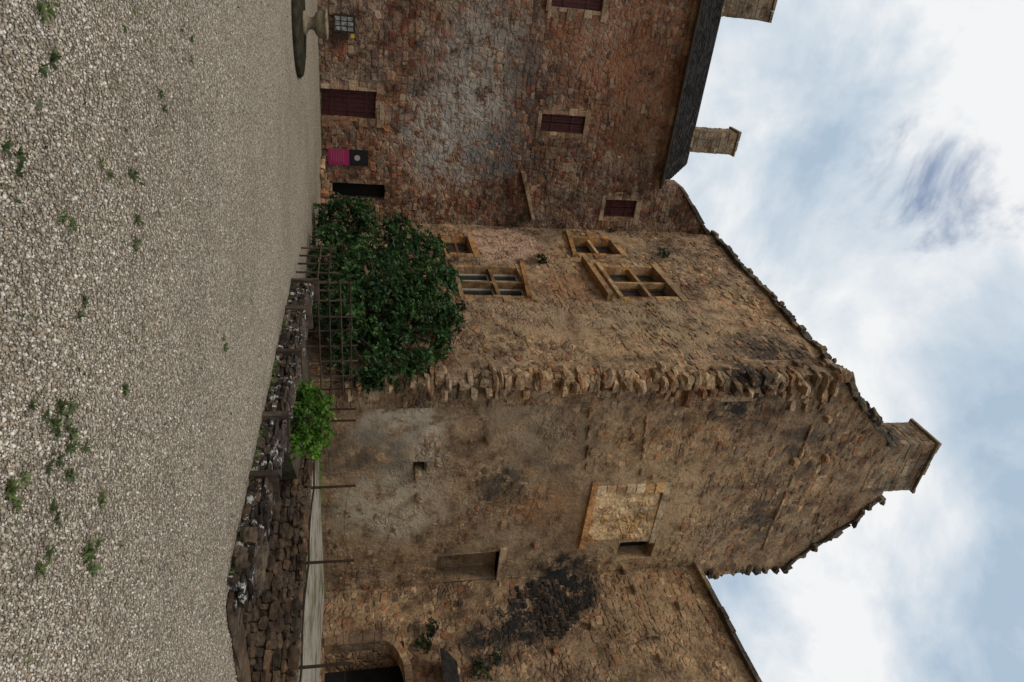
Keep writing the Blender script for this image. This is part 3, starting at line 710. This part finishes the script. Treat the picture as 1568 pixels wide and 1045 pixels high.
# ================================================================= FOLIAGE
def leaves(P,Nrm,L,Wd,droop=.0):
    n=len(P); d=Nrm/np.linalg.norm(Nrm,axis=1,keepdims=True)
    rv=rng.normal(size=(n,3)); sd=np.cross(d,rv); sd/=np.linalg.norm(sd,axis=1,keepdims=True)
    L=L[:,None]; w=Wd[:,None]
    up=np.cross(sd,d)
    v=np.stack([P,P+d*L*.5+sd*w+up*w*.25,P+d*L-np.array([0,0,1])*droop*L,P+d*L*.5-sd*w+up*w*.25],1)
    return v.reshape(-1,3), np.arange(4*n).reshape(-1,4)
def crown(blobs,nros,per,L,W,mat,name,par,spread=.9,inner=.55):
    Ps=[];Ns=[]
    vol=np.array([b[3]*b[4]*b[5] for b in blobs])**.66; pick=rng.choice(len(blobs),nros,p=vol/vol.sum())
    for i in pick:
        b=blobs[i]; d=rng.normal(size=3); d/=np.linalg.norm(d); q=inner+(1.06-inner)*rng.random()**.5
        nz=1+.42*mn.noise(Vector((d[0]*2.6+i*3,d[1]*2.6,d[2]*2.6)))
        c=np.array(b[:3])+d*np.array(b[3:6])*q*nz
        if c[2]<.05: continue
        if mn.noise(Vector(tuple(c*2.1)))<-.24: continue
        ax=d*.8+np.array([0,0,.6])+rng.normal(size=3)*.35; ax/=np.linalg.norm(ax)
        m=rng.normal(size=(per,3)); m-=np.outer(m@ax,ax); m/=np.linalg.norm(m,axis=1,keepdims=True)
        Ps.append(np.repeat(c[None],per,0)); Ns.append(m*spread+ax*rng.uniform(.1,.7,(per,1)))
    P=np.concatenate(Ps); Nn=np.concatenate(Ns); n=len(P)
    V,F=leaves(P,Nn,rng.uniform(.7,1.2,n)*L,rng.uniform(.8,1.2,n)*W,.15)
    return npmesh(name,V,F,mat,par)
tree=empty('evergreen_tree')
def at(u,v,y):
    r=ray(u,v); t=y/r[1]; return (r[0]*t,y,EYE+r[2]*t)
bl_=[]
for (u,v,y,rx,ry,rz) in ((505,632,19.4,1.15,1.0,1.0),(450,655,20.3,.9,.9,.8),(405,635,21.1,1.0,1.0,.9),(548,552,18.7,.8,.8,.85),(440,570,19.6,1.25,1.1,1.15),(365,575,22.0,.75,.8,.75),
      (340,520,22.6,.85,.8,.7),(400,515,20.8,.95,.9,.85),(475,545,19.1,.95,.9,.95),(566,605,18.2,.45,.5,.5),(350,612,22.2,.36,.5,.34),(490,688,19.8,.45,.6,.3),(326,555,22.6,.4,.5,.3),(556,645,18.5,.35,.4,.35),(425,690,20.5,.3,.3,.22),(530,678,19,.3,.3,.22),(578,570,18.0,.32,.35,.4),(380,665,21.6,.3,.3,.22)):
    p=at(u,v,y); bl_.append((*p,rx,ry,rz))
crown(bl_,5600,9,.15,.032,L_dark,'foliage',tree)
mb=MB(); base=Vector(at(455,474,20.2)); base.z=0
for i,b in enumerate(bl_):
    tgt=Vector(b[:3]); mid=base.lerp(tgt,.5)+Vector((R(-.2,.2),R(-.2,.2),R(-.1,.2)))
    mb.tube(base+Vector((R(-.15,.15),R(-.15,.15),0)),mid,.09,.055); mb.tube(mid,tgt,.055,.02)
    for q in range(4): mb.tube(tgt,tgt+Vector((R(-1,1)*b[3],R(-1,1)*b[4],R(-.3,1)*b[5]))*.7,.02,.008,5)
mb.build('trunk_and_limbs',M_wood,tree)
sh=empty('leafy_shrub'); bl2=[]
for (u,v,y,r) in ((615,475,14.8,.33),(650,470,14.2,.38),(680,462,13.8,.28),(640,495,14.6,.25),(665,495,14.0,.22),(610,500,15.2,.18),(640,450,13.8,.26),(600,460,15,.2),(690,485,13.6,.14)):
    p=at(u,v,y); bl2.append((*p,r,r,r*.8))
crown(bl2,380,7,.12,.038,L_lite,'foliage',sh,inner=.3)
mb=MB(); b0=Vector((*pt(-12.3,8.4),.1))
for b in bl2: mb.tube(b0,Vector(b[:3]),.02,.008,5)
mb.build('stems',M_wood,sh)
def tuft(pts,name,mat,per,L,W,r,par=None):
    bls=[(*p,r*q,r*q,r*q*.8) for p,q in pts]
    return crown(bls,int(per*len(pts)),6,L,W,mat,name,par,inner=.1)
wp=[]
for w,u,v,q in ((A,392,1015,1.2),(A,402,830,.9),(A,350,860,.7),(B,970,660,1.3),(B,990,650,1),(B,1030,735,1.2),(G,575,745,.6),(H,322,520,1.6),(H,355,935,.6),(B,1010,760,.8),(A,475,705,.8),(H,335,1005,.5)):
    s,z=w.on(u,v); p=w.P(s,.1,z); wp.append((p,q))
tuft(wp,'wall_plants',L_ivy,26,.12,.04,.25)
def gnd(u,v):
    r=ray(u,v); t=-EYE/r[2]; return (r[0]*t,r[1]*t,.0)
Ps=[];Ns=[]
spots=[(640,85,60,.28),(670,100,40,.2),(700,105,30,.15),(650,60,30,.2),(760,15,25,.12),(795,75,20,.12),(845,60,20,.12),(850,130,30,.1),(240,15,25,.12),(70,60,30,.15),(20,270,12,.2),(75,290,14,.2),(255,165,14,.15),(340,205,12,.12),(370,205,12,.12),(265,195,12,.12),(510,340,12,.15),(540,342,8,.12),(740,15,25,.12),(345,95,8,.1),(860,130,30,.1),(150,250,8,.15),(30,70,20,.1),(790,150,10,.1),(480,120,8,.1),(600,190,10,.15)]
for u,v,n,sd in spots:
    c=gnd(u,v)
    for q in range(max(2,n//7)):
        cx_,cy_=c[0]+random.gauss(0,sd*.5),c[1]+random.gauss(0,sd*.5)
        for i in range(13):
            Ps.append((cx_+R(-.01,.01),cy_+R(-.01,.01),.008)); Ns.append((R(-1,1),R(-1,1),R(.2,.8)))
for i in range(400):
    yy=R(3,16); Ps.append((R(-.6,.6)*yy,yy,.003)); Ns.append((R(-1,1),R(-1,1),R(.2,.9)))
Ps=np.array(Ps);Ns=np.array(Ns)
keep=~(((Ps@np.array([*D2,0]))>B0-.3)&((Ps@np.array([*D1,0]))<A1+.1)); Ps=Ps[keep];Ns=Ns[keep]
n=len(Ps); V,F_=leaves(Ps,Ns,rng.uniform(.03,.075,n),rng.uniform(.005,.012,n),.2); npmesh('weeds',V,F_,L_weed)
Ps=[];Ns=[]
def strip(w,L0,L1,n,z,off=.12):
    for i in range(n):
        s=R(L0,L1)
        if mn.noise(Vector((s*.9,z,w.seed)))<.0: continue
        p=w.P(s,R(0,off),z); Ps.append(p); Ns.append((R(-.6,.6),R(-.6,.6),1))
strip(H,-9,4,700,.0,.25); strip(F,0,8.5,260,0,.08); strip(S,0,L,500,TZ,-.5); strip(G,0,8,900,TZ,.3)
for c_ in (gnd(885,352),):
    for i in range(90): Ps.append((c_[0]+random.gauss(0,.08),c_[1]+random.gauss(0,.05),0)); Ns.append((R(-.6,.6),R(-.6,.6),1))
Ps=np.array(Ps);Ns=np.array(Ns);n=len(Ps); V,F_=leaves(Ps,Ns,rng.uniform(.05,.13,n),rng.uniform(.006,.013,n),.2); npmesh('grass_tufts',V,F_,L_lite)

# ================================================================= WORLD
w=bpy.data.worlds.new('World'); bpy.context.scene.world=w; w.use_nodes=True
t=w.node_tree; n=t.nodes; n.clear(); Lk=t.links.new
SE,SR=math.radians(50),math.radians(222)
sky=n.new('ShaderNodeTexSky'); sky.sky_type='NISHITA'; sky.sun_disc=False; sky.sun_elevation=SE; sky.sun_rotation=SR; sky.ozone_density=1.0; sky.dust_density=.6
bg1=n.new('ShaderNodeBackground'); bg1.inputs[1].default_value=.15; Lk(sky.outputs[0],bg1.inputs[0])
tc=n.new('ShaderNodeTexCoord'); 
def noi(scale,det,rough,loc,dist=0,sc=(1,1,1.4),out='Fac'):
    z=n.new('ShaderNodeTexNoise'); z.inputs['Scale'].default_value=scale; z.inputs['Detail'].default_value=det; z.inputs['Roughness'].default_value=rough; z.inputs['Distortion'].default_value=dist
    m=n.new('ShaderNodeMapping'); m.inputs['Location'].default_value=loc; m.inputs['Scale'].default_value=sc; Lk(tc.outputs['Generated'],m.inputs[0]); Lk(m.outputs[0],z.inputs['Vector']); return z.outputs[out]
def wm(op,a,b):
    x=n.new('ShaderNodeMath'); x.operation=op
    for i,q in enumerate((a,b)):
        if isinstance(q,(int,float)): x.inputs[i].default_value=q
        else: Lk(q,x.inputs[i])
    return x.outputs[0]
def wmr(v,a,b,c,d):
    x=n.new('ShaderNodeMapRange'); x.interpolation_type='SMOOTHSTEP'; Lk(v,x.inputs[0])
    for i,q in enumerate((a,b,c,d)): x.inputs[i+1].default_value=q
    return x.outputs[0]
nz=noi(7,8,.62,(3.1,.4,1.7),.5)
g=Vector(ray(300,1412)).normalized()
dt=n.new('ShaderNodeVectorMath'); dt.operation='DISTANCE'; Lk(tc.outputs['Generated'],dt.inputs[0]); dt.inputs[1].default_value=tuple(g)
gm=wmr(dt.outputs['Value'],0,.15,.36,0)
nzc=wm('ADD',wm('MULTIPLY',wm('SUBTRACT',nz,.5),1.5),.5)
cm=wmr(wm('SUBTRACT',nzc,gm),-.08,.34,.12,1)
cr=n.new('ShaderNodeValToRGB'); e=cr.color_ramp.elements; e[0].position=.32; e[0].color=(.44,.56,.69,1); e[1].position=.58; e[1].color=(.94,.95,.96,1)
e2=e.new(.45); e2.color=(.66,.74,.82,1)
Lk(noi(3.4,7,.58,(9,4,2.3),.3),cr.inputs[0])
bg2=n.new('ShaderNodeBackground'); bg2.inputs[1].default_value=.96; Lk(cr.outputs[0],bg2.inputs[0])
ms=n.new('ShaderNodeMixShader'); Lk(cm,ms.inputs[0]); Lk(bg1.outputs[0],ms.inputs[1]); Lk(bg2.outputs[0],ms.inputs[2])
ow=n.new('ShaderNodeOutputWorld'); Lk(ms.outputs[0],ow.inputs[0])
sl=bpy.data.lights.new('sun','SUN'); sl.energy=1.35; sl.angle=math.radians(10); sl.color=(1,.94,.85)
so=bpy.data.objects.new('sun',sl); bpy.context.scene.collection.objects.link(so)
dv=Vector((math.sin(SR)*math.cos(SE),math.cos(SR)*math.cos(SE),math.sin(SE)))
so.rotation_euler=dv.to_track_quat('Z','Y').to_euler()
# ================================================================= CAMERA (held in portrait, picture left on its side)
cd=bpy.data.cameras.new('camera'); cam=bpy.data.objects.new('camera',cd); bpy.context.scene.collection.objects.link(cam)
X=Vector((0,-sp,cp)); Y=Vector((-1,0,0)); Z=X.cross(Y)
M=Matrix((X,Y,Z)).transposed().to_4x4(); M.translation=(0,0,EYE); cam.matrix_world=M
cd.lens=24; cd.sensor_width=36; cd.clip_end=1000; cd.clip_start=.05
sc=bpy.context.scene; sc.camera=cam
sc.view_settings.view_transform='Standard'; sc.view_settings.look='None'; sc.view_settings.exposure=0
